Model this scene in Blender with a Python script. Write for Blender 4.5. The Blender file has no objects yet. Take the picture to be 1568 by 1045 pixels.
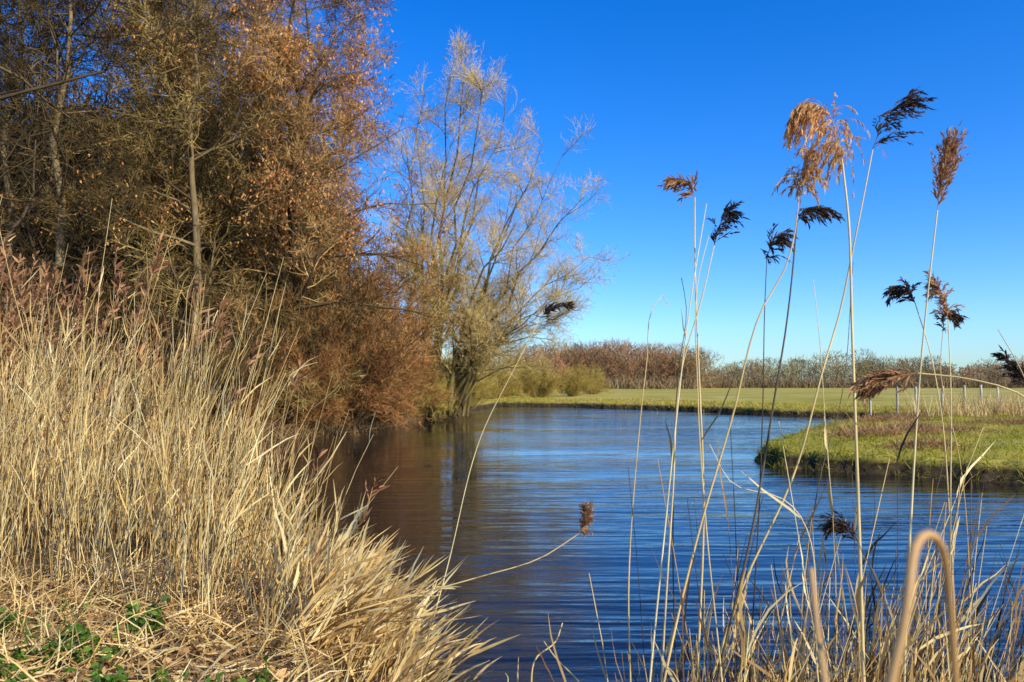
import bpy, math, numpy as np
from mathutils import Vector
rng = np.random.default_rng(7)
CAM_H = 2.0
F = 1220.0
def at(px, py, d):
    """image pixel + assumed distance -> world metres"""
    return np.array([(px-784)/F*d, d, CAM_H-(py-585)/F*d])

# ------------------------------------------------------------ mesh helpers
class Acc:
    def __init__(s): s.v=[]; s.f=[]; s.r=[]; s.m=[]; s.n=0
    def add(s, V, Fc, R, m=0):
        s.v.append(V.reshape(-1,3)); s.f.append(Fc+s.n); s.r.append(R.reshape(-1))
        s.m.append(np.full(len(Fc), m, dtype=np.int32)); s.n += V.reshape(-1,3).shape[0]
    def mesh(s, name, mats, smooth=True):
        V=np.concatenate(s.v).astype(np.float32); Q=np.concatenate(s.f).astype(np.int32)
        R=np.concatenate(s.r).astype(np.float32); M=np.concatenate(s.m)
        me=bpy.data.meshes.new(name)
        me.vertices.add(len(V)); me.vertices.foreach_set('co',V.ravel())
        me.loops.add(Q.size); me.loops.foreach_set('vertex_index',Q.ravel())
        me.polygons.add(len(Q)); me.polygons.foreach_set('loop_start',np.arange(0,Q.size,4,dtype=np.int32))
        me.polygons.foreach_set('loop_total',np.full(len(Q),4,dtype=np.int32))
        me.polygons.foreach_set('material_index',M)
        me.polygons.foreach_set('use_smooth',np.full(len(Q),smooth))
        a=me.attributes.new('rnd','FLOAT','POINT'); a.data.foreach_set('value',R)
        for m in mats: me.materials.append(m)
        me.update(calc_edges=True)
        return me
def obj(name, me, loc=(0,0,0), rz=0, sc=1):
    o=bpy.data.objects.new(name, me); bpy.context.scene.collection.objects.link(o)
    o.location=loc; o.rotation_euler=(0,0,rz)
    o.scale=(sc,sc,sc) if np.isscalar(sc) else sc
    return o
def nrm(a): return a/np.maximum(np.linalg.norm(a,axis=-1,keepdims=True),1e-9)
def frames(P):
    T=nrm(np.gradient(P,axis=1))
    mt=nrm(T.mean(1))
    ref=np.where(np.abs(mt[:,2:3])>0.75, np.array([[1.0,0.15,0]]), np.array([[0,0.1,1.0]]))
    U=nrm(np.cross(T,ref[:,None,:])); Vv=np.cross(T,U)
    return T,U,Vv
def tube(acc,P,R,sides=3,rnd=None,m=0,fr=None):
    N,K,_=P.shape
    if rnd is None: rnd=rng.random(N)
    _,U,W=frames(P)
    if fr is not None:
        T=nrm(np.gradient(P,axis=1)); U=nrm(np.cross(T,np.array(fr)[None,None,:])); W=np.cross(T,U)
    a=np.arange(sides)*2*math.pi/sides
    V=P[:,:,None,:]+R[:,:,None,None]*(np.cos(a)[None,None,:,None]*U[:,:,None,:]+np.sin(a)[None,None,:,None]*W[:,:,None,:])
    n,k,j=np.meshgrid(np.arange(N),np.arange(K-1),np.arange(sides),indexing='ij')
    b=n*K*sides; j2=(j+1)%sides
    Q=np.stack([b+k*sides+j,b+k*sides+j2,b+(k+1)*sides+j2,b+(k+1)*sides+j],-1).reshape(-1,4)
    acc.add(V,Q,np.repeat(rnd,K*sides),m)
def ribbon(acc,P,W,rnd=None,m=0):
    N,K,_=P.shape
    if rnd is None: rnd=rng.random(N)
    _,U,Vv=frames(P)
    a=rng.random(N)*math.pi*2
    D=np.cos(a)[:,None,None]*U+np.sin(a)[:,None,None]*Vv
    V=np.stack([P-D*W[...,None],P+D*W[...,None]],2)
    n,k=np.meshgrid(np.arange(N),np.arange(K-1),indexing='ij')
    b=n*K*2+k*2
    Q=np.stack([b,b+1,b+3,b+2],-1).reshape(-1,4)
    acc.add(V,Q,np.repeat(rnd,K*2),m)
def grow(B,D,L,K=4,up=0.0,jit=0.15,side=None):
    N=len(B); P=np.empty((N,K,3)); P[:,0]=B; d=nrm(D); st=(L/(K-1))[:,None]
    for k in range(1,K):
        d=d+rng.normal(0,jit,(N,3)); d[:,2]+=up
        if side is not None: d=d+side
        d=nrm(d); P[:,k]=P[:,k-1]+d*st
    return P
def sample(P,R,n,t0,t1):
    N,K,_=P.shape
    t=t0+(t1-t0)*rng.random((N,n)); u=t*(K-1); i=np.minimum(u.astype(int),K-2); f=(u-i)[...,None]
    r=np.arange(N)[:,None]
    B=P[r,i]*(1-f)+P[r,i+1]*f; T=nrm(P[r,i+1]-P[r,i]); rr=R[r,i]*(1-f[...,0])+R[r,i+1]*f[...,0]
    return B.reshape(-1,3),T.reshape(-1,3),rr.ravel(),t.ravel(),np.repeat(np.arange(N),n)
def kids(P,R,n,t0,t1,L,ang,up,K=4,jit=0.15,rf=0.6,rmin=0.004,taper=0.25,shrink=0.5,side=None):
    B,T,rr,t,idx=sample(P,R,n,t0,t1)
    pr=nrm(np.cross(T,rng.normal(size=T.shape)))
    a=np.radians(ang)*(0.6+0.8*rng.random(len(B)))[:,None]
    D=np.cos(a)*T+np.sin(a)*pr
    LL=L*(1-shrink*t)*(0.5+rng.random(len(B)))
    C=grow(B,D,LL,K,up,jit,side)
    r0=np.maximum(rr*rf,rmin); CR=r0[:,None]*np.linspace(1,taper,K)[None,:]
    return C,np.maximum(CR,rmin*0.6),idx
def bez(a,b,c,K,jit=0.0):
    t=np.linspace(0,1,K)[:,None]; P=(1-t)**2*a+2*t*(1-t)*b+t*t*c
    P[1:-1]+=rng.normal(0,jit,(K-2,3)) if jit else 0
    return P
def spline(pts,K):
    pts=np.array(pts,float); n=len(pts)
    seg=np.r_[0,np.cumsum(np.linalg.norm(np.diff(pts,axis=0),axis=1))]; u=np.linspace(0,seg[-1],K)
    m=np.gradient(pts,seg,axis=0)
    i=np.clip(np.searchsorted(seg,u,side='right')-1,0,n-2); h=(seg[i+1]-seg[i])[:,None]; t=((u-seg[i])[:,None])/h
    return (2*t**3-3*t**2+1)*pts[i]+(t**3-2*t**2+t)*h*m[i]+(-2*t**3+3*t**2)*pts[i+1]+(t**3-t**2)*h*m[i+1]

# ------------------------------------------------------------ materials
def vmat(name, cols, rough=0.75, transl=0.0, spec=0.2, nscale=None):
    m=bpy.data.materials.new(name); m.use_nodes=True; nt=m.node_tree; b=nt.nodes['Principled BSDF']
    at_=nt.nodes.new('ShaderNodeAttribute'); at_.attribute_name='rnd'
    r=nt.nodes.new('ShaderNodeValToRGB'); e=r.color_ramp.elements
    while len(e)<len(cols): e.new(0.5)
    for i,c in enumerate(cols): e[i].position=i/(len(cols)-1); e[i].color=(*c,1)
    nt.links.new(at_.outputs['Fac'],r.inputs[0])
    out=r.outputs[0]
    nz=nt.nodes.new('ShaderNodeTexNoise'); nz.inputs['Scale'].default_value=nscale or 3.0; nz.inputs['Detail'].default_value=4
    tc=nt.nodes.new('ShaderNodeTexCoord'); nt.links.new(tc.outputs['Object'],nz.inputs['Vector'])
    mr=nt.nodes.new('ShaderNodeMapRange'); mr.inputs[1].default_value=0.3; mr.inputs[2].default_value=0.7; mr.inputs[3].default_value=0.65; mr.inputs[4].default_value=1.15
    nt.links.new(nz.outputs['Fac'],mr.inputs[0])
    vm=nt.nodes.new('ShaderNodeVectorMath'); vm.operation='SCALE'
    nt.links.new(out,vm.inputs[0]); nt.links.new(mr.outputs[0],vm.inputs['Scale'])
    nt.links.new(vm.outputs[0],b.inputs['Base Color'])
    b.inputs['Roughness'].default_value=rough; b.inputs['Specular IOR Level'].default_value=spec
    if transl>0:
        t=nt.nodes.new('ShaderNodeBsdfTranslucent'); mx=nt.nodes.new('ShaderNodeMixShader'); mx.inputs[0].default_value=transl
        nt.links.new(vm.outputs[0],t.inputs['Color']); nt.links.new(b.outputs[0],mx.inputs[1]); nt.links.new(t.outputs[0],mx.inputs[2])
        nt.links.new(mx.outputs[0],nt.nodes['Material Output'].inputs['Surface'])
    return m
M_bark=vmat('bark_grey_brown',[(0.07,0.042,0.018),(0.17,0.11,0.05),(0.30,0.21,0.10)],0.9)
M_twig_dark=vmat('twig_dark',[(0.022,0.013,0.006),(0.08,0.048,0.016),(0.34,0.22,0.07)],0.8)
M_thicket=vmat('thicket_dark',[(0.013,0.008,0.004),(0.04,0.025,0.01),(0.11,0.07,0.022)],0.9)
M_twig_alder=vmat('twig_alder',[(0.08,0.038,0.012),(0.36,0.195,0.065),(0.70,0.43,0.15)],0.8)
M_twig_ochre=vmat('twig_ochre',[(0.045,0.027,0.009),(0.23,0.145,0.042),(0.66,0.45,0.14)],0.8)
M_catkin=vmat('alder_catkin',[(0.62,0.19,0.04),(0.88,0.35,0.10),(0.88,0.5,0.18)],0.7,0.2)
M_willow_bark=vmat('willow_bark',[(0.06,0.042,0.018),(0.19,0.135,0.045),(0.48,0.35,0.11)],0.85)
M_willow_twig=vmat('willow_twig',[(0.46,0.30,0.10),(0.76,0.53,0.18),(0.85,0.66,0.27)],0.7)
M_red=vmat('twig_red_brown',[(0.11,0.045,0.012),(0.46,0.20,0.06),(0.68,0.40,0.12)],0.75)
M_olive=vmat('twig_olive',[(0.2,0.13,0.025),(0.50,0.35,0.07),(0.70,0.53,0.13)],0.75)
M_reed=vmat('reed_straw',[(0.20,0.09,0.022),(0.84,0.55,0.18),(0.98,0.78,0.36)],0.45,0.08,0.4)
M_reedleaf=vmat('reed_leaf_dry',[(0.24,0.11,0.03),(0.86,0.55,0.18),(0.98,0.77,0.36)],0.5,0.15,0.35)
M_reedold=vmat('reed_folded_brown',[(0.50,0.24,0.07),(0.68,0.37,0.12),(0.76,0.45,0.17)],0.5,0,0.35)
M_reeddark=vmat('reed_shaded_dark',[(0.03,0.022,0.012),(0.08,0.055,0.025),(0.16,0.11,0.05)],0.6,0,0.3)  # stems lying in shadow, the shadow put into the base colour
M_plume=vmat('reed_plume_brown',[(0.28,0.12,0.045),(0.52,0.26,0.11),(0.66,0.40,0.19)],0.8,0.3)
M_plumebk=vmat('reed_plume_russet_shaded',[(0.12,0.045,0.02),(0.34,0.15,0.06),(0.58,0.31,0.14)],0.8,0.15)  # red-brown plume darkened, shade of the back reeds painted in
M_plumegold=vmat('reed_plume_gold',[(0.62,0.27,0.07),(0.88,0.5,0.17),(0.94,0.68,0.33)],0.8,0.35)
M_plumedark=vmat('reed_plume_shaded',[(0.025,0.016,0.014),(0.07,0.042,0.03),(0.19,0.115,0.065)],0.8,0.15)  # seed heads in shade, their darkness painted into the colour
M_grass=vmat('grass_blades',[(0.18,0.19,0.012),(0.40,0.38,0.02),(0.60,0.47,0.06),(0.74,0.54,0.17)],0.6,0.35)
M_nettle=vmat('nettle_leaf',[(0.05,0.12,0.01),(0.10,0.21,0.02),(0.19,0.3,0.04)],0.5,0.3)
M_litter=vmat('leaf_litter',[(0.16,0.08,0.035),(0.46,0.24,0.09),(0.74,0.46,0.2)],0.8,0.1)
M_far=vmat('distant_twigs',[(0.44,0.20,0.085),(0.36,0.23,0.105),(0.24,0.18,0.09),(0.40,0.34,0.14)],0.9,0,nscale=0.05)
M_post=vmat('weathered_wood',[(0.5,0.43,0.32),(0.7,0.62,0.48)],0.9)

# ------------------------------------------------------------ shoreline / ground
shore=np.array([(-0.55,4.0),(-0.95,5.4),(-1.8,6.6),(-3.0,8.2),(-4.9,10.2),(-8,13.5),(-12,17.5),(-14,21),(-12.5,24),(-8.4,27.2),(-6.5,31),(-5.2,35),
 (-4.5,42),(-3.2,50),(-2.5,58),(-1.3,66),(5,63),(12,55),(15,49),(17.5,45.5),(21,43),(22,39.5),(17.5,36),(12.5,31.3),(9.1,25.7),(6.9,21.8),(6.2,20),(6.3,18.8),(7.3,17.4),
 (8.9,16.5),(10,15.7),(16,14.7),(30,13),(60,12),(60,4),(30,4),(8,3.6),(3,3.2),(0.5,3.4)])
def sdf(x,y):
    sh=x.shape; p=np.stack([x.ravel(),y.ravel()],-1); d=np.full(len(p),1e9); ins=np.zeros(len(p),bool)
    n=len(shore)
    for i in range(n):
        a=shore[i]; b=shore[(i+1)%n]; e=b-a; w=p-a
        t=np.clip((w@e)/(e@e),0,1); d=np.minimum(d,np.linalg.norm(w-t[:,None]*e,axis=1))
        c=(a[1]>p[:,1])!=(b[1]>p[:,1])
        if b[1]!=a[1]:
            xi=(b[0]-a[0])*(p[:,1]-a[1])/(b[1]-a[1])+a[0]; ins^=(c&(p[:,0]<xi))
    return np.where(ins,-d,d).reshape(sh)   # >0 on land
def ss(a,b,x): t=np.clip((x-a)/(b-a),0,1); return t*t*(3-2*t)
def wob(x,y):
    return (0.13*np.sin(x*2.3+y*1.1)+0.10*np.sin(x*5.1-y*3.7+1)+0.06*np.sin(x*9.7+y*8.3)+0.25*np.sin(x*0.7-y*0.45))
def height(x,y):
    d=sdf(x,y)+wob(x,y)*0.6
    z=0.40*ss(0,0.35,d)+0.05*ss(0,3,d)-0.9*ss(0,1.2,-d)
    land=ss(0.3,2,d)
    z=z+land*(0.04*np.sin(x*1.3+y*0.8)+0.03*np.sin(x*3.1-y*2.2)+0.05*np.sin(x*0.31+1)*np.sin(y*0.27))*np.exp(-np.maximum(y-60,0)/40)
    return z
xs=np.r_[-1500,-900,-500,-300,-200,-140,-100,-75,np.arange(-60,-16,1.5),np.arange(-16,20,0.16),np.arange(20,60,1.2),70,90,130,200,300,500,900,1500]
ys=np.r_[-200,-80,-40,-20,-10,-5,-2,np.arange(0,26,0.16),np.arange(26,72,0.4),np.arange(72,110,2),120,140,170,210,260,330,450,700,1100,2000]
X,Y=np.meshgrid(xs,ys); Z=height(X,Y)
a=Acc(); nx,ny=len(xs),len(ys)
j,i=np.meshgrid(np.arange(ny-1),np.arange(nx-1),indexing='ij'); b=j*nx+i
a.add(np.stack([X,Y,Z],-1),np.stack([b,b+1,b+nx+1,b+nx],-1).reshape(-1,4),np.zeros(X.size))
mg=bpy.data.materials.new('ground_soil_and_meadow'); mg.use_nodes=True; nt=mg.node_tree; bs=nt.nodes['Principled BSDF']
geo=nt.nodes.new('ShaderNodeNewGeometry'); sep=nt.nodes.new('ShaderNodeSeparateXYZ'); nt.links.new(geo.outputs['Position'],sep.inputs[0])
def noise(sc,det=6,vec=None):
    n=nt.nodes.new('ShaderNodeTexNoise'); n.inputs['Scale'].default_value=sc; n.inputs['Detail'].default_value=det
    nt.links.new(vec or geo.outputs['Position'],n.inputs['Vector']); return n.outputs['Fac']
def ramp(src,stops):
    r=nt.nodes.new('ShaderNodeValToRGB'); e=r.color_ramp.elements
    while len(e)<len(stops): e.new(0.5)
    for k,(p,c) in enumerate(stops): e[k].position=p; e[k].color=(*c,1)
    nt.links.new(src,r.inputs[0]); return r.outputs[0]
def mix(f,a_,b_):
    m=nt.nodes.new('ShaderNodeMix'); m.data_type='RGBA'; nt.links.new(f,m.inputs[0]); nt.links.new(a_,m.inputs[6]); nt.links.new(b_,m.inputs[7]); return m.outputs[2]
def mrange(s,a0,a1,b0=0,b1=1):
    m=nt.nodes.new('ShaderNodeMapRange'); m.inputs[1].default_value=a0; m.inputs[2].default_value=a1; m.inputs[3].default_value=b0; m.inputs[4].default_value=b1
    nt.links.new(s,m.inputs[0]); return m.outputs[0]
def mmul(a_,b_):
    m=nt.nodes.new('ShaderNodeMath'); m.operation='MULTIPLY'; nt.links.new(a_,m.inputs[0]); nt.links.new(b_,m.inputs[1]); return m.outputs[0]
mp=nt.nodes.new('ShaderNodeMapping'); mp.inputs['Scale'].default_value=(0.25,1,1); nt.links.new(geo.outputs['Position'],mp.inputs[0])
grass=ramp(noise(0.22,10,mp.outputs[0]),[(0.3,(0.24,0.21,0.025)),(0.46,(0.42,0.34,0.05)),(0.56,(0.52,0.39,0.09)),(0.7,(0.62,0.45,0.16))])
litter=ramp(noise(14,8),[(0.3,(0.06,0.035,0.015)),(0.5,(0.24,0.14,0.06)),(0.7,(0.45,0.29,0.13))])
soil=ramp(noise(6,8),[(0.3,(0.02,0.014,0.008)),(0.7,(0.10,0.065,0.03))])
c=mix(mrange(sep.outputs[1],9,13),litter,grass)
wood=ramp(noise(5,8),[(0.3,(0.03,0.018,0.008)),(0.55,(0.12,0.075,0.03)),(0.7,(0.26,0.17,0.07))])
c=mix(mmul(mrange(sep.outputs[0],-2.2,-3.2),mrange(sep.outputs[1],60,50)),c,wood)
c=mix(mrange(sep.outputs[1],7.5,6.5),c,litter)
c=mix(mrange(sep.outputs[2],0.22,0.38),soil,c)
nt.links.new(c,bs.inputs['Base Color']); bs.inputs['Roughness'].default_value=0.95; bs.inputs['Specular IOR Level'].default_value=0.1
bm=nt.nodes.new('ShaderNodeBump'); bm.inputs['Strength'].default_value=0.6; bm.inputs['Distance'].default_value=0.05
nt.links.new(noise(9,10),bm.inputs['Height']); nt.links.new(bm.outputs[0],bs.inputs['Normal'])
obj('ground',a.mesh('ground',[mg]))

# water
a=Acc()
V=np.array([[-30,2,0],[75,2,0],[75,75,0],[-30,75,0]],float); a.add(V,np.array([[0,1,2,3]]),np.zeros(4))
mw=bpy.data.materials.new('pond_water'); mw.use_nodes=True; nt=mw.node_tree; bs=nt.nodes['Principled BSDF']
bs.inputs['Base Color'].default_value=(0.012,0.012,0.012,1); bs.inputs['Roughness'].default_value=0.03; bs.inputs['IOR'].default_value=1.36
geo=nt.nodes.new('ShaderNodeNewGeometry')
def wnoise(scale,sx,sy,det,rot=0,dist=0):
    mp=nt.nodes.new('ShaderNodeMapping'); mp.inputs['Scale'].default_value=(sx,sy,1); mp.inputs['Rotation'].default_value=(0,0,math.radians(rot))
    nt.links.new(geo.outputs['Position'],mp.inputs[0]); n=nt.nodes.new('ShaderNodeTexNoise'); n.inputs['Scale'].default_value=scale; n.inputs['Detail'].default_value=det
    n.inputs['Distortion'].default_value=dist
    nt.links.new(mp.outputs[0],n.inputs['Vector']); return n.outputs['Fac']
def wm(op,a_,b_):
    n=nt.nodes.new('ShaderNodeMath'); n.operation=op
    for k,v in enumerate((a_,b_)):
        if isinstance(v,(int,float)): n.inputs[k].default_value=v
        else: nt.links.new(v,n.inputs[k])
    return n.outputs[0]
def wr(s,a0,a1,b0,b1):
    gm=nt.nodes.new('ShaderNodeMapRange'); gm.inputs[1].default_value=a0; gm.inputs[2].default_value=a1; gm.inputs[3].default_value=b0; gm.inputs[4].default_value=b1
    nt.links.new(s,gm.inputs[0]); return gm.outputs[0]
gust=wr(wnoise(1.0,0.06,0.25,4),0.38,0.62,0.25,1.4)
sx=nt.nodes.new('ShaderNodeSeparateXYZ'); nt.links.new(geo.outputs['Position'],sx.inputs[0])
lee=wr(sx.outputs[0],-7,2.5,0.3,1.0)      # sheltered water under the left bank
hgt=wm('ADD',wm('MULTIPLY',wnoise(1.0,0.45,4.4,1.2,3,0.2),0.026),wm('MULTIPLY',wnoise(1.0,2.2,10,3,-7),0.008))
hgt=wm('ADD',hgt,wm('MULTIPLY',wnoise(1.0,1.2,2.6,2,14),0.008))
hgt=wm('MULTIPLY',hgt,wm('MULTIPLY',gust,lee))
hgt=wm('ADD',hgt,wm('MULTIPLY',wnoise(1.0,0.25,1.0,2),0.012))
bm=nt.nodes.new('ShaderNodeBump'); bm.inputs['Strength'].default_value=1; bm.inputs['Distance'].default_value=1.0
nt.links.new(hgt,bm.inputs['Height']); nt.links.new(bm.outputs[0],bs.inputs['Normal'])
obj('water',a.mesh('water',[mw]))

# ------------------------------------------------------------ trees
def bare_tree(name,H,limbs,L1,ang,mats,nl=(9,9,4),leaves=0,t0=0.12,trunk_r=0.2,lsize=(0.085,0.028),up=0.05,lean=(0,0),l4w=1.5,lth=0.25):
    acc=Acc()
    P=bez(np.zeros(3)-[0,0,0.3],np.array([lean[0]*0.2,lean[1]*0.2,H*0.5]),np.array([lean[0],lean[1],H]),10,0.2)[None]
    R=(trunk_r*np.linspace(1,0.1,10))[None]
    tube(acc,P,R,8,m=0)
    P1,R1,_=kids(P,R,limbs,t0,1,L1,ang,up,K=7,jit=0.17,rf=0.5,rmin=0.02,shrink=0.55); tube(acc,P1,R1,4,m=0)
    P2,R2,i2=kids(P1,R1,nl[0],0.15,1,1.9,48,0.04,K=5,jit=0.2,rmin=0.013)
    tone=rng.random(len(P1)); r2=np.clip(tone[i2]*0.7+0.3*rng.random(len(P2)),0,1); tube(acc,P2,R2,3,rnd=r2,m=1)
    P3,R3,i3=kids(P2,R2,nl[1],0.1,1,0.9,48,0.03,K=4,jit=0.22,rmin=0.009)
    r3=np.clip(r2[i3]*0.75+0.25*rng.random(len(P3)),0,1); tube(acc,P3,R3,3,rnd=r3,m=1)
    P4,R4,i4=kids(P3,R3,nl[2],0.2,1,0.45,48,0.0,K=3,jit=0.2,rmin=0.0075); ribbon(acc,P4,R4*l4w,rnd=r3[i4],m=1)
    if leaves:
        B,T,_,_,_=sample(P4,R4,leaves,0.5,1)
        clump=np.sin(B[:,0]*1.3)*np.sin(B[:,1]*1.4+1)+0.7*np.sin(B[:,2]*1.1)+rng.normal(0,0.4,len(B))
        B=B[(clump>lth)&(B[:,2]>H*0.28)]
        D=rng.normal(0,0.4,(len(B),3)); D[:,2]-=1
        L=lsize[0]*(0.6+rng.random(len(B)))
        ribbon(acc,grow(B,D,L,3,0,0.2),np.tile(lsize[1]*np.array([0.6,1,0.3]),(len(B),1)),m=2)
    return acc.mesh(name,mats)
alder=[bare_tree('alder_a',17.5,42,5.0,64,[M_bark,M_twig_alder,M_catkin],nl=(9,9,5),leaves=1,lth=0.4),
       bare_tree('alder_b',16.0,38,5.0,62,[M_bark,M_twig_ochre,M_catkin],nl=(9,9,4),lean=(1.2,0),leaves=1,lth=1.05)]
dark=[bare_tree('oak_a',17.5,40,6.0,67,[M_bark,M_twig_dark],lean=(0.5,0)),
      bare_tree('oak_b',15.0,40,5.6,70,[M_bark,M_twig_ochre],trunk_r=0.26)]
def plant(name,me,x,y,rz=0,sc=1): return obj(name,me,(x,y,0.35),rz,sc)
plant('alder_tree',alder[0],-8.0,29.0,0.3,1.04)
plant('alder_tree',alder[1],-10.6,26.3,2.0,0.98)
plant('alder_tree',alder[1],-12.6,30.5,4.0,1.12)
plant('alder_tree',alder[0],-9.4,35.0,2.6,1.12)
plant('oak_tree',dark[0],-14.8,25.5,0.5,1.0)
plant('oak_tree',dark[0],-18.0,28.0,1.5,1.05)
plant('oak_tree',dark[1],-16.5,34.0,3.5,1.3)
plant('oak_tree',dark[0],-22.0,33.0,5.0,1.25)
plant('oak_tree',dark[1],-13.5,38.0,0.2,1.3)
plant('oak_tree',dark[0],-12.6,18.6,5.3,0.95)

def shrub(name,H,W,mats,n=46,nl=(9,9,4),rmin=0.009):
    acc=Acc(); n0=n
    az=rng.random(n0)*2*math.pi; el=rng.random(n0)**0.6
    B=np.stack([np.cos(az)*0.3,np.sin(az)*0.3,np.full(n0,-0.2)],-1)
    D=np.stack([np.cos(az)*el*W,np.sin(az)*el*W,np.full(n0,H)*(1.05-0.75*el**2)],-1)
    L=np.linalg.norm(D,axis=1)*(0.65+0.45*rng.random(n0))
    P=grow(B,D,L,7,-0.015,0.12); R=0.035*np.linspace(1,0.3,7)[None]*np.ones((n0,1))
    tube(acc,P,R,4,m=0)
    tone=rng.random(n0)
    P1,R1,i1=kids(P,R,nl[0],0.1,1,H*0.26,36,0.02,K=5,jit=0.16,rmin=rmin*1.5,shrink=0.4); r1=np.clip(tone[i1]*.7+.3*rng.random(len(P1)),0,1); tube(acc,P1,R1,3,rnd=r1,m=1)
    P2,R2,i2=kids(P1,R1,nl[1],0.1,1,H*0.13,38,0.02,K=4,jit=0.18,rmin=rmin); r2=np.clip(r1[i2]*.8+.2*rng.random(len(P2)),0,1); tube(acc,P2,R2,3,rnd=r2,m=1)
    P3,R3,i3=kids(P2,R2,nl[2],0.1,1,H*0.06,40,0.02,K=3,jit=0.18,rmin=rmin*0.8); ribbon(acc,P3,R3*1.3,rnd=r2[i3],m=1)
    return acc.mesh(name,mats)
s_red=shrub('shrub_red',6.5,2.4,[M_bark,M_red]); s_olive=shrub('shrub_olive',5.0,2.8,[M_willow_bark,M_olive],n=40)
s_och=shrub('shrub_ochre',6.0,2.4,[M_bark,M_twig_ochre],n=40)
s_dk=shrub('shrub_dark',4.5,3.0,[M_bark,M_twig_dark],n=40,nl=(8,8,3))
for x,y,s,r in [(-6.8,31.8,1.1,0),(-6.1,34.6,0.95,1),(-8.0,29.4,0.7,2),(-7.2,38.5,1.25,4),(-9.4,27.4,0.4,1),(-7.3,29.6,0.42,3)]:
    plant('red_shrub',s_red,x,y,r,s)
for x,y,s,r in [(-8.1,30.6,1.1,0),(-9.9,28.8,0.85,1),(-8.9,33,1.5,2),(-7.0,36.5,1.15,3),(-10.6,26.0,0.45,4)]:
    plant('sallow_shrub',s_och,x,y,r,s)
for x,y,s,r in [(-5.6,40.5,0.8,0),(-4.3,45,0.65,1),(-3.6,50,0.65,2),(-5.4,37.5,0.5,3),(-9.5,43,1.3,5),(-4.3,41.0,0.45,1),(-3.6,42.6,0.5,4),(-2.7,53,0.55,2)]:
    plant('willow_shrub',s_olive,x,y,r,s)
for x,y,s,r in [(-10.6,27.6,1.0,0),(-12.8,26.0,1.1,1),(-15.4,24.5,1.2,2),(-15.0,20.0,0.9,3),(-19.5,24,1.3,4),(-12,31,1.5,5),(-17,31,1.7,6),(-10,35,1.6,2)]:
    plant('hazel_shrub',s_dk,x,y,r,s)

# large multi-stemmed willow
acc=Acc(); base=at(662,632,42); base[2]=0.2
tips=[(618,210,41),(650,130,43),(690,95,42),(712,74,41),(740,110,40),(775,155,44),(690,210,39),(745,250,43),(628,330,43),(645,430,40)]
t2=[(832,215,42),(868,222,43),(895,300,41),(815,270,44),(905,390,42),(880,470,41),(790,340,40),(770,450,43),(890,440,43),(840,520,42)]
Ps=[]
for px,py,d in tips:
    e=at(px,py,d); c_=at(645+(px-650)*0.3,430,42); b0=base+np.array([rng.normal(0,0.35),rng.normal(0,0.3),0])
    Ps.append(bez(b0,c_,e,10,0.16))
b2=at(700,632,42); b2[2]=0.2
for px,py,d in t2:
    e=at(px,py,d); c_=at(710+(px-850)*0.45,500,42); b0=b2+np.array([rng.normal(0,0.35),rng.normal(0,0.3),0])
    Ps.append(bez(b0,c_,e,10,0.16))
P=np.array(Ps); R=np.tile(0.15*np.linspace(1,0.12,10),(len(P),1))*(0.55+0.55*rng.random((len(P),1)))
tube(acc,P,R,7,m=0,rnd=rng.random(len(P))*0.6)
P1,R1,_=kids(P,R,18,0.2,1,3.1,42,0.05,K=6,jit=0.13,rf=0.5,rmin=0.022,shrink=0.6); tube(acc,P1,R1,4,m=0)
P2,R2,_=kids(P1,R1,8,0.15,1,1.45,40,0.06,K=5,jit=0.14,rmin=0.011); tube(acc,P2,R2,3,m=1)
P3,R3,_=kids(P2,R2,7,0.1,1,0.8,38,0.04,K=4,jit=0.15,rmin=0.0072); tube(acc,P3,R3,3,m=1)
P4,R4,_=kids(P3,R3,2,0.2,1,0.42,36,0.02,K=3,jit=0.14,rmin=0.006); ribbon(acc,P4,R4*1.1,m=1)
obj('willow_tree',acc.mesh('willow_tree',[M_willow_bark,M_willow_twig]))

# distant woodland
def far_trees(acc,n,x0,x1,y0,y1,hf,tw=260,w=0.055,k0=0,k1=1,spread=0.33):
    x=x0+(x1-x0)*rng.random(n); y=y0+(y1-y0)*rng.random(n); H=hf(x,y)*(0.62+0.46*rng.random(n))
    k=k0+(k1-k0)*np.clip(0.45+0.4*np.sin(x*0.045+4)+rng.normal(0,0.3,n),0,1)
    hh=np.repeat(H,tw); xx=np.repeat(x,tw); yy=np.repeat(y,tw)
    u=0.08+0.87*rng.random(n*tw)**0.85; a_=rng.random(n*tw)*6.283
    rad=hh*spread*np.sqrt(np.clip(1-((u-0.55)/0.5)**2,0.03,1))*np.sqrt(rng.random(n*tw))
    B=np.stack([xx+np.cos(a_)*rad,yy+np.sin(a_)*rad,0.2+hh*u*0.93],-1)
    D=np.stack([np.cos(a_)*0.8+rng.normal(0,.3,n*tw),np.sin(a_)*0.8,0.25+0.9*u],-1)
    G=grow(B,D,hh*0.10*(0.4+rng.random(n*tw)),3,0.02,0.3)
    ribbon(acc,G,np.tile(np.array([1,0.8,0.35])*w,(len(G),1)),rnd=np.clip(np.repeat(k,tw)+rng.normal(0,0.12,n*tw),0,1))
    T=np.stack([x,y,np.full(n,0.2)],-1); G=grow(T,np.tile([0,0,1.0],(n,1)),H*0.9,4,0,0.06)
    tube(acc,G,np.tile(np.array([0.14,0.10,0.07,0.03]),(n,1))*w/0.055,4,rnd=np.full(n,0.6))
acc=Acc()
far_trees(acc,200,0,46,175,205,lambda x,y:11.8-0.06*np.abs(x-22),280,0.048)
far_trees(acc,360,34,190,200,250,lambda x,y:8.0+1.6*np.sin(x*0.09)+1.2*np.sin(x*0.31),240,0.062)
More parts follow.
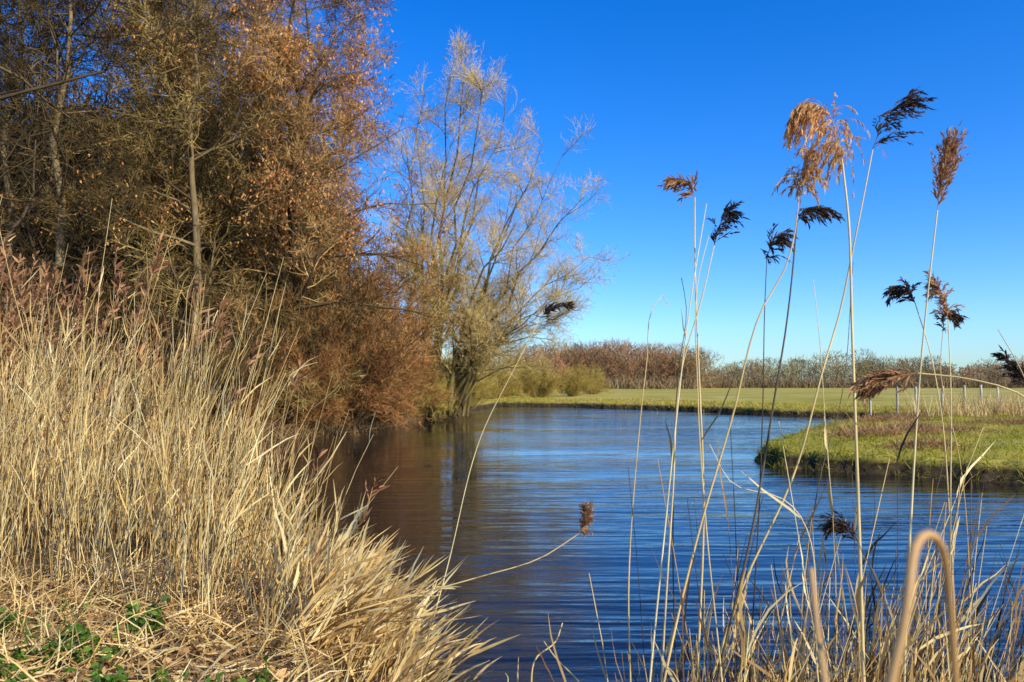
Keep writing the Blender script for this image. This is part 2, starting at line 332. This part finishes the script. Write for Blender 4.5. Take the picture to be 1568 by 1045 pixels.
far_trees(acc,120,-60,8,120,170,lambda x,y:7.0+0*x,240)
far_trees(acc,120,150,330,240,330,lambda x,y:9+0*x,120,0.12)
n=30000; x=-60+330*rng.random(n); y=np.where(x<2,118,np.where(x<40,172,198))+6*rng.random(n)
B=np.stack([x,y,np.full(n,0.2)],-1); D=np.stack([rng.normal(0,0.5,n),rng.normal(0,0.3,n),np.ones(n)],-1)
ribbon(acc,grow(B,D,1.0+2.6*rng.random(n)**1.5,3,0,0.2),np.tile([0.07,0.06,0.02],(n,1)),rnd=np.clip(rng.normal(0.5,0.2,n),0,1))
obj('distant_woodland',acc.mesh('distant_woodland',[M_far]))
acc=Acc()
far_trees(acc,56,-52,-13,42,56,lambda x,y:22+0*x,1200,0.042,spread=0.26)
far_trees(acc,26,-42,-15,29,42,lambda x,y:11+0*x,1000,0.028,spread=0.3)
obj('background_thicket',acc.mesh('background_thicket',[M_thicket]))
for x,y,s,r in [(-1.5,72,0.9,0),(2.5,78,0.85,1),(6.5,85,0.75,2),(-5,74,1.1,3),(0.5,90,1.0,4),(10,100,0.8,0),(-3.6,62,0.7,2)]:
    plant('willow_shrub',s_olive,x,y,r,s)

# ------------------------------------------------------------ grass
def on_land(n,x0,x1,y0,y1,dmin=0.0,dmax=99,p=1.0):
    x=x0+(x1-x0)*rng.random(n); y=y0+(y1-y0)*rng.random(n); d=sdf(x,y)+wob(x,y)*0.6
    k=(d>dmin)&(d<dmax); x,y,d=x[k],y[k],d[k]; return x,y,height(x,y),d
def blades(acc,x,y,z,L,w,lean,rnd,m=0,K=3,side=None):
    B=np.stack([x,y,z-0.02],-1); D=np.stack([rng.normal(0,lean,len(x)),rng.normal(0,lean,len(x)),np.ones(len(x))],-1)
    ribbon(acc,grow(B,D,L,K,-0.25,0.12,side),np.asarray(w)[:,None]*np.linspace(1,0.15,K)[None],rnd=rnd,m=m)
acc=Acc()
x,y,z,d=on_land(120000,6,32,15,42,0.02,12)
pat=0.5+0.35*np.sin(x*0.9+y*0.5)*np.sin(y*0.8-x*0.3)+0.15*np.sin(x*3.1)*np.sin(y*2.3)
rn=np.clip(pat*0.62+rng.normal(0,0.2,len(x)),0,1)
blades(acc,x,y,z,0.05+0.13*rng.random(len(x))*(0.3+pat*1.3),0.006+0.006*rng.random(len(x)),0.5,rn)
x,y,z,d=on_land(130000,5.5,32,13.5,42,-0.05,0.5)
tu=0.5+0.5*np.sin(x*4.1+y*2.0)*np.sin(y*5.3-x)
blades(acc,x,y,z,0.10+(0.1+0.28*tu)*rng.random(len(x))**1.4,0.006+0.004*rng.random(len(x)),0.6,np.clip(rng.normal(0.42,0.28,len(x)),0,1),K=4)
x,y,z,d=on_land(100000,-1.5,40,38,90,0.0,6)
blades(acc,x,y,z,0.12+0.2*rng.random(len(x)),0.014+0.012*rng.random(len(x)),0.5,np.clip(rng.normal(0.66,0.22,len(x)),0,1))
obj('meadow_grass',acc.mesh('meadow_grass',[M_grass]))
acc=Acc()
for cx,cy,rr,n in [(12.5,25.5,1.8,5000),(10.2,23.0,0.9,1600),(14.5,33,2.0,4000),(18.5,29,1.5,2500),(16.5,35,1.5,3000),(9.5,18.5,0.8,700)]:
    x=cx+rng.normal(0,rr*0.5,n); y=cy+rng.normal(0,rr*0.4,n); k=sdf(x,y)>0; x,y=x[k],y[k]; z=height(x,y)
    blades(acc,x,y,z,0.2+0.3*rng.random(len(x)),0.009+0*x,0.9,rng.random(len(x)),K=4)
# dead fringe under the trees on the left bank
x,y,z,d=on_land(60000,-15,-2.5,22,52,-0.15,0.8)
blades(acc,x,y,z,0.2+0.5*rng.random(len(x)),0.010+0*x,0.7,rng.random(len(x))*0.8,K=4)
obj('dead_sedge',acc.mesh('dead_sedge',[M_litter]))

acc=Acc()
x=17+15*rng.random(4600)**1.2; y=37.5+rng.normal(0,1.2,4600)+ (x-18)*0.1; k=(sdf(x,y)>0)&(np.sin(x*2.2)+rng.normal(0,.6,4600)>-0.4); x,y=x[k],y[k]; z=height(x,y)
blades(acc,x,y,z,0.5+0.9*rng.random(len(x)),0.013+0*x,0.12,rng.random(len(x)),K=4)
obj('reed_bed',acc.mesh('reed_bed_far',[M_reedleaf]))
acc=Acc(); xp=np.arange(19.5,60,1.3)+rng.normal(0,0.15,32); B=np.stack([xp,41+xp*0.12,np.full(len(xp),0.2)],-1)
G=grow(B,np.stack([rng.normal(0,.04,len(xp)),rng.normal(0,.04,len(xp)),np.ones(len(xp))],-1),1.35+0.3*rng.random(len(xp)),3,0,0.02); tube(acc,G,np.full((len(xp),3),0.06),6)
for h in (0.6,0.95,1.3):
    W=B.copy()+[0,0,h]; tube(acc,W[None],np.full((1,len(W)),0.006),3)
obj('wooden_fence',acc.mesh('wooden_fence',[M_post]))

# ------------------------------------------------------------ left reed bed
def reeds(acc,x,y,H,lx,plume=None,leafn=3,rn=None,lw=0.005,rad=0.0048,ll=0.36,jl=0.09):
    n=len(x); z=height(x,y); B=np.stack([x,y,z-0.1],-1)
    D=np.stack([lx+rng.normal(0,jl,n),rng.normal(0,0.10,n),np.ones(n)],-1)
    rn=np.clip(rng.normal(0.52,0.33,n),0,1) if rn is None else rn
    P=grow(B,D,H+0.1,6,0,0.035,np.stack([0.012+lx*0.08,0*x,0*x],-1)); R=np.tile(rad*np.linspace(1,0.4,6),(n,1))*(0.7+0.6*rng.random((n,1)))
    tube(acc,P,R,3,rnd=rn,m=0)
    C,CR,idx=kids(P,R,leafn,0.15,0.97,ll,20,0.0,K=5,jit=0.10,shrink=0.2,side=np.array([0.04,0,-0.01]))
    ribbon(acc,C,np.tile(lw*np.array([0.6,1,0.9,0.6,0.1]),(len(C),1))*(0.6+0.8*rng.random((len(C),1))),rnd=np.clip(rn[idx]+rng.normal(0,0.15,len(C)),0,1),m=1)
    if plume is not None:
        k=plume; Pp,Rp=P[k][:,-2:],R[k][:,-2:]
        C,CR,_=kids(Pp,Rp,18,0.35,1,0.19,32,-0.1,K=4,jit=0.1,side=np.array([0.08,0,0]))
        ribbon(acc,C,np.tile(0.013*np.array([0.5,1,0.9,0.2]),(len(C),1)),m=2)
n=15500
x=-13+13*rng.random(n); y=4.4+13*rng.random(n); d=sdf(x,y)
ynear=np.interp(x,[-10,-5,-3,-1.8,-0.3],[6.6,6.2,5.7,4.9,4.5])
clp=np.sin(x*3.1+y)*np.sin(y*2.7-x*1.3)
k=(d>-0.3)&(y>ynear)&(d<5.5)&(clp+rng.normal(0,0.35,n)>-0.2); x,y,d=x[k],y[k],d[k]
s=x/y
H=np.interp(s,[-0.8,-0.5,-0.42,-0.36,-0.31,-0.26,-0.2,-0.12,-0.05],[2.45,2.3,2.05,1.6,1.15,0.72,0.5,0.42,0.4])
H=H*(0.38+0.62*rng.random(len(x)))*np.where(rng.random(len(x))<0.08,1.35,1)
lx=np.interp(s,[-0.6,-0.4,-0.25,-0.05],[0.03,0.06,0.2,0.45])
pl=(rng.random(len(x))<0.12)&(s<-0.42)&(y>8.5)
acc=Acc(); reeds(acc,x,y,H,lx,plume=pl,leafn=3,jl=0.14)
n=750; x=-14+9.5*rng.random(n); y=9+6*rng.random(n); d=sdf(x,y); k=(d>-0.2)&(d<4)&(x/y<-0.43); x,y=x[k],y[k]
reeds(acc,x,y,2.4+1.0*rng.random(len(x)),np.full(len(x),0.05),plume=np.ones(len(x),bool),leafn=2)
n=210; s=-0.19-0.27*rng.random(n); y=6.6+3.0*rng.random(n); x=s*y; k=(sdf(x,y)>-0.5); x,y,s=x[k],y[k],s[k]
reeds(acc,x,y,np.interp(s,[-0.45,-0.3,-0.2],[2.6,1.8,1.05])*(0.65+0.55*rng.random(len(x))),rng.normal(0.07,0.10,len(x)),plume=rng.random(len(x))<0.12,leafn=2,rad=0.0042)
n=430; y=4.7+1.5*rng.random(n); x=-0.32*y+0.18*y*rng.random(n); k=(sdf(x,y)>-0.25); x,y=x[k],y[k]
reeds(acc,x,y,0.3+0.42*rng.random(len(x)),rng.normal(0.55,0.3,len(x)),leafn=4,lw=0.008,ll=0.32,rn=np.clip(rng.normal(0.7,0.28,len(x)),0,1))
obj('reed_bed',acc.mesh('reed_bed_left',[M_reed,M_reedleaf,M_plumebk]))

# foreground litter
acc=Acc(); n=11000
x=-6+6.2*rng.random(n); y=2.5+4.2*rng.random(n); k=sdf(x,y)>-0.05; x,y=x[k],y[k]; z=height(x,y)+0.01+0.07*rng.random(len(x))
B=np.stack([x,y,z],-1); D=rng.normal(0,1,(len(x),3)); D[:,2]=np.abs(D[:,2])*0.4; D[:,0]+=0.5
ribbon(acc,grow(B,D,0.08+0.28*rng.random(len(x)),4,-0.08,0.15),np.tile(0.004*np.array([0.8,1,0.9,0.3]),(len(x),1)))
n=1500; x=-4.5+4.0*rng.random(n); y=4.1+2.2*rng.random(n); k=(np.sin(x*3)*np.sin(y*4)+rng.normal(0,.4,n)>0.0)&(sdf(x,y)>0); x,y=x[k],y[k]
blades(acc,x,y,height(x,y),0.2+0.4*rng.random(len(x)),0.005+0*x,0.4,rng.random(len(x)),K=4)
obj('straw_litter',acc.mesh('straw_litter',[M_reedleaf]))
acc=Acc(); n=6500
x=-6+5.5*rng.random(n); y=2.5+4*rng.random(n); z=height(x,y)+0.01+0.06*rng.random(n)
B=np.stack([x,y,z],-1); D=rng.normal(0,1,(n,3)); D[:,2]*=0.3
ribbon(acc,grow(B,D,0.03+0.06*rng.random(n),4,0.1,0.2),np.tile(0.015*np.array([0.2,1,0.9,0.1]),(n,1)))
obj('leaf_litter',acc.mesh('leaf_litter',[M_litter]))
def nettle(cx,cy,r,n):
    acc=Acc(); x=cx+rng.normal(0,r*0.5,n); y=cy+rng.normal(0,r*0.4,n); z=height(x,y)
    P=grow(np.stack([x,y,z],-1),np.tile([0,0,1.0],(n,1)),0.08+0.14*rng.random(n),4,0,0.12); R=np.full((n,4),0.0015); tube(acc,P,R,3)
    C,_,_=kids(P,R,9,0.2,1,0.055,75,-0.1,K=4,jit=0.1,shrink=0.2)
    ribbon(acc,C,np.tile(0.012*np.array([0.3,1,0.8,0.05]),(len(C),1)))
    obj('nettle_plant',acc.mesh('nettle_plant',[M_nettle]))
for q in [(-2.4,4.4,0.25,34),(-1.9,3.95,0.25,20),(-2.7,4.1,0.28,20),(-1.35,3.9,0.22,18),(-2.2,4.85,0.15,18),(-3.1,5.0,0.4,26)]: nettle(*q)
acc=Acc(); n=3500; x=-5+4.6*rng.random(n); y=3+3*rng.random(n); k=np.sin(x*4)*np.sin(y*5)+rng.normal(0,.2,n)>0.2; x,y=x[k],y[k]
blades(acc,x,y,height(x,y),0.06+0.14*rng.random(len(x)),0.0028+0*x,0.4,rng.random(len(x))*0.4)
obj('grass_tuft',acc.mesh('grass_tuft',[M_grass]))

# ------------------------------------------------------------ individual foreground reeds
def stalk(pts,depth,rad=0.0042,plume=None,mat='b',leaves=0,dens=1.0,K=34):
    """pts: image pixels bottom->tip; plume=(points of panicle axis, branch length, sway x, sway z)"""
    acc=Acc(); n=len(pts)
    dd=np.linspace(depth,depth+0.15,n)
    W=[at(px,py,dd[i]) for i,(px,py) in enumerate(pts)]
    st=W if not plume else W[:n-plume[0]+1]
    b0=W[0].copy(); e=W[0]-W[1]; e=e/max(abs(e[2]),1e-3)
    g=b0+e*max(b0[2]+0.15,0.05)*np.array([0.6,0.6,1])
    st=[g]+list(st)
    P=spline(st,K)[None]; R=(rad*1.4*np.linspace(1.1,0.4 if not plume else 0.5,K)*(1+0.12*(rng.random(K)>0.85)))[None]
    tube(acc,P,R,8,rnd=np.array([rng.uniform(0.45,1.0)]),m=0,fr=(0.02,1,0.03))
    if leaves:
        C,_,_=kids(P,R,leaves,0.2,0.85,0.32,28,-0.02,K=6,jit=0.1,shrink=0.1)
        ribbon(acc,C,np.tile(0.006*np.array([0.6,1,1,0.8,0.5,0.1]),(len(C),1)),m=1)
    if plume:
        A=spline(W[n-plume[0]:],11)[None]
        AR=np.full((1,11),0.0018); tube(acc,A,AR,4,m=2)
        sd=np.array([plume[2],0,plume[3]])
        C,CR,_=kids(A,AR,int(30*dens),0.0,1,plume[1],26,0,K=7,jit=0.06,rmin=0.0008,shrink=0.4,side=sd)
        tube(acc,C,CR,3,m=2)
        C2,CR2,_=kids(C,CR,10,0.1,1,0.04,24,-0.03,K=3,jit=0.12,rmin=0.001,shrink=0.3,side=sd)
        ribbon(acc,C2,np.tile(0.0034*np.array([0.6,1,0.25]),(len(C2),1)),m=2)
        C3,_,_=kids(C,CR,8,0.2,1,0.022,32,-0.03,K=3,jit=0.12,rmin=0.001,shrink=0.3,side=sd)
        ribbon(acc,C3,np.tile(0.0028*np.array([0.6,1,0.25]),(len(C3),1)),m=2)
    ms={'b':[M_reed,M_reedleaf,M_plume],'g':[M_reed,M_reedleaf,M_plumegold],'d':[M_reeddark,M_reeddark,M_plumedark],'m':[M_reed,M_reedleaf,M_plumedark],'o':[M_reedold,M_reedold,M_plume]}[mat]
    obj('reed_stalk',acc.mesh('reed_stalk',ms))
S=stalk
S([(1312,1045),(1310,800),(1306,500),(1304,330),(1296,240),(1284,185),(1262,155),(1240,150),(1224,168)],3.5,0.0065,(5,0.21,-0.06,-0.6),'g',1,4.6)
S([(1080,1045),(1130,900),(1215,720),(1262,560),(1290,470),(1308,390),(1328,300),(1344,225),(1365,175),(1402,140)],3.7,0.0045,(3,0.17,0.14,-0.12),'m',0,1.4)
S([(1372,1045),(1395,720),(1410,560),(1425,440),(1442,320),(1450,270),(1465,222)],3.6,0.0045,(3,0.15,0.02,0.04),'b',2,2.4)
S([(1062,1045),(1075,760),(1070,560),(1066,400),(1067,300),(1058,282),(1036,272)],3.8,0.0042,(3,0.08,-0.05,-0.2),'b')
S([(1008,1045),(1028,760),(1045,560),(1075,460),(1096,375),(1104,345),(1120,320)],3.7,0.0036,(3,0.10,0.06,-0.14),'m')
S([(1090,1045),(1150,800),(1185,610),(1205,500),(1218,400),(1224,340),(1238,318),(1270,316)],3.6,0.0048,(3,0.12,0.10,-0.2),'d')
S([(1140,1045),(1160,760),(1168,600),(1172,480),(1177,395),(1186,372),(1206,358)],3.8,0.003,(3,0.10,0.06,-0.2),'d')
S([(1010,1045),(1065,820),(1120,640),(1170,470),(1205,410),(1222,350),(1228,290),(1234,255),(1246,228)],3.5,0.0042,(3,0.13,0.0,-0.4),'g',0,1.5)
S([(1452,1045),(1448,800),(1438,620),(1425,540),(1404,465),(1392,442),(1374,440)],3.9,0.0032,(3,0.10,0.0,-0.2),'m')
S([(1440,1045),(1450,760),(1455,600),(1454,490),(1446,450),(1432,435)],3.8,0.0032,(3,0.08,0.02,-0.2),'b')
S([(1475,1045),(1465,700),(1440,560),(1445,510),(1452,480),(1470,482)],4.0,0.0025,(3,0.08,0.03,-0.2),'m')
S([(1640,760),(1620,660),(1568,608),(1480,580),(1405,572),(1375,575),(1330,588)],3.2,0.004,(3,0.12,-0.04,-0.08),'b',0,2.2)
S([(962,1045),(960,900),(974,700),(990,560),(1006,462),(1018,452),(1026,470)],3.8,0.003,None,'b')
S([(1300,1045),(1272,800),(1262,650),(1256,520),(1248,428)],3.8,0.0026,None,'m',1)
S([(1600,900),(1595,700),(1575,600),(1552,560),(1540,545)],3.8,0.003,(3,0.06,-0.02,-0.1),'m')
S([(1590,900),(1590,640),(1560,560),(1530,505)],3.6,0.003,None,'b')
S([(640,1060),(690,850),(740,660),(790,560),(826,490),(845,470),(872,466)],5.5,0.0030,(3,0.08,0.08,-0.08),'m')
S([(600,915),(640,905),(740,878),(830,850),(885,815),(893,798),(896,778)],4.8,0.0045,(3,0.06,0.0,-0.2),'b',0,1.6)
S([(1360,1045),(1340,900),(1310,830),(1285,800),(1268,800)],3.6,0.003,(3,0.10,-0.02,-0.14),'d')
S([(990,1045),(1010,860),(1035,640),(1050,520),(1062,440),(1085,310)],3.6,0.0035,None,'b',1)
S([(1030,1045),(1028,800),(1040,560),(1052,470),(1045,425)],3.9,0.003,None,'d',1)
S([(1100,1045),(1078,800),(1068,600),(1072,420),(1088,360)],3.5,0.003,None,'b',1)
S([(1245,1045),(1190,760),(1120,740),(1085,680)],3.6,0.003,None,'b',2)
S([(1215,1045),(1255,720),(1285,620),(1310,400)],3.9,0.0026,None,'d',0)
S([(775,1060),(778,1030),(774,1022)],4.0,0.004,None,'b')
S([(812,1060),(820,1000),(850,975),(860,948)],4.0,0.005,None,'b',1)
S([(900,1060),(880,1030),(850,1000),(832,975)],4.0,0.005,None,'b',1)
S([(1262,1150),(1255,1045),(1243,950),(1236,868)],0.75,0.0056,None,'o')
S([(1325,1200),(1350,1045),(1374,950),(1386,880),(1390,850),(1395,832),(1404,819),(1415,815),(1426,820),(1435,835),(1440,860),(1443,900),(1447,970),(1450,1045)],0.62,0.0058,None,'o',0,K=120)
acc=Acc(); n=1000
x=0.6+1.5*rng.random(n); y=3.5+0.9*rng.random(n)
reeds(acc,x,y,0.5+0.85*rng.random(n)**1.7,rng.normal(0.06,0.18,n),leafn=3,lw=0.006)
n=420; x=1.8+2.0*rng.random(n); y=3.5+0.9*rng.random(n)
reeds(acc,x,y,0.45+0.7*rng.random(n)**1.7,rng.normal(0.02,0.24,n),leafn=3,lw=0.0055)
n=110; x=0.65+1.5*rng.random(n); y=3.6+0.9*rng.random(n)
reeds(acc,x,y,0.9+1.2*rng.random(n),rng.normal(0.07,0.12,n),leafn=2,rad=0.0046)
x=np.array([0.05,0.12,0.2,0.3,0.0,-0.1,0.4,0.35]); y=4.0+0.3*rng.random(8)
reeds(acc,x,y,0.5+0.35*rng.random(8),rng.normal(0.0,0.4,8),leafn=1)
obj('reed_fringe',acc.mesh('reed_fringe',[M_reed,M_reedleaf,M_plume]))
acc=Acc(); n=950
x=1.5+3.0*rng.random(n)**0.75; y=3.8+1.6*rng.random(n)
reeds(acc,x,y,0.6+1.3*rng.random(n)**1.1,rng.normal(0.0,0.25,n),leafn=3,lw=0.005,rad=0.0048)
n=45; x=0.7+1.2*rng.random(n); y=3.6+0.9*rng.random(n)
reeds(acc,x,y,1.0+1.2*rng.random(n),rng.normal(0.08,0.08,n),leafn=1,rad=0.004)
obj('shaded_reed_fringe',acc.mesh('shaded_reed_fringe',[M_reeddark,M_reeddark,M_plumedark]))  # dark crossing stems, shadow carried by the material colour

# ------------------------------------------------------------ light, sky, camera
el=math.radians(31); az=math.radians(132)   # from +Y clockwise
S_=Vector((math.sin(az)*math.cos(el),math.cos(az)*math.cos(el),math.sin(el)))
L=bpy.data.lights.new('sun','SUN'); L.energy=5.0; L.angle=math.radians(0.5); L.color=(1,0.95,0.8)
lo=bpy.data.objects.new('sun',L); bpy.context.scene.collection.objects.link(lo); lo.rotation_euler=S_.to_track_quat('Z','Y').to_euler()
w=bpy.data.worlds.new('World'); bpy.context.scene.world=w; w.use_nodes=True; nt=w.node_tree
sky=nt.nodes.new('ShaderNodeTexSky'); sky.sky_type='NISHITA'; sky.sun_disc=False; sky.sun_elevation=el; sky.sun_rotation=az
sky.air_density=1.0; sky.dust_density=0.4; sky.ozone_density=2.6
hs=nt.nodes.new('ShaderNodeHueSaturation'); hs.inputs['Saturation'].default_value=1.45
nt.links.new(sky.outputs[0],hs.inputs['Color'])
tn=nt.nodes.new('ShaderNodeVectorMath'); tn.operation='MULTIPLY'; tn.inputs[1].default_value=(0.86,1.2,1.8)
nt.links.new(hs.outputs[0],tn.inputs[0])
nt.links.new(tn.outputs[0],nt.nodes['Background'].inputs[0]); nt.nodes['Background'].inputs[1].default_value=0.13
cam=bpy.data.cameras.new('camera'); co=bpy.data.objects.new('camera',cam); bpy.context.scene.collection.objects.link(co)
cam.lens=28; cam.sensor_width=36; cam.clip_end=5000; cam.clip_start=0.05
co.location=(0,0,CAM_H); co.rotation_euler=(math.radians(90+2.93),0,0)
cam.dof.use_dof=True; cam.dof.focus_distance=6.5; cam.dof.aperture_fstop=4.0
sc=bpy.context.scene; sc.camera=co
sc.view_settings.view_transform='Standard'; sc.view_settings.look='None'; sc.view_settings.exposure=0
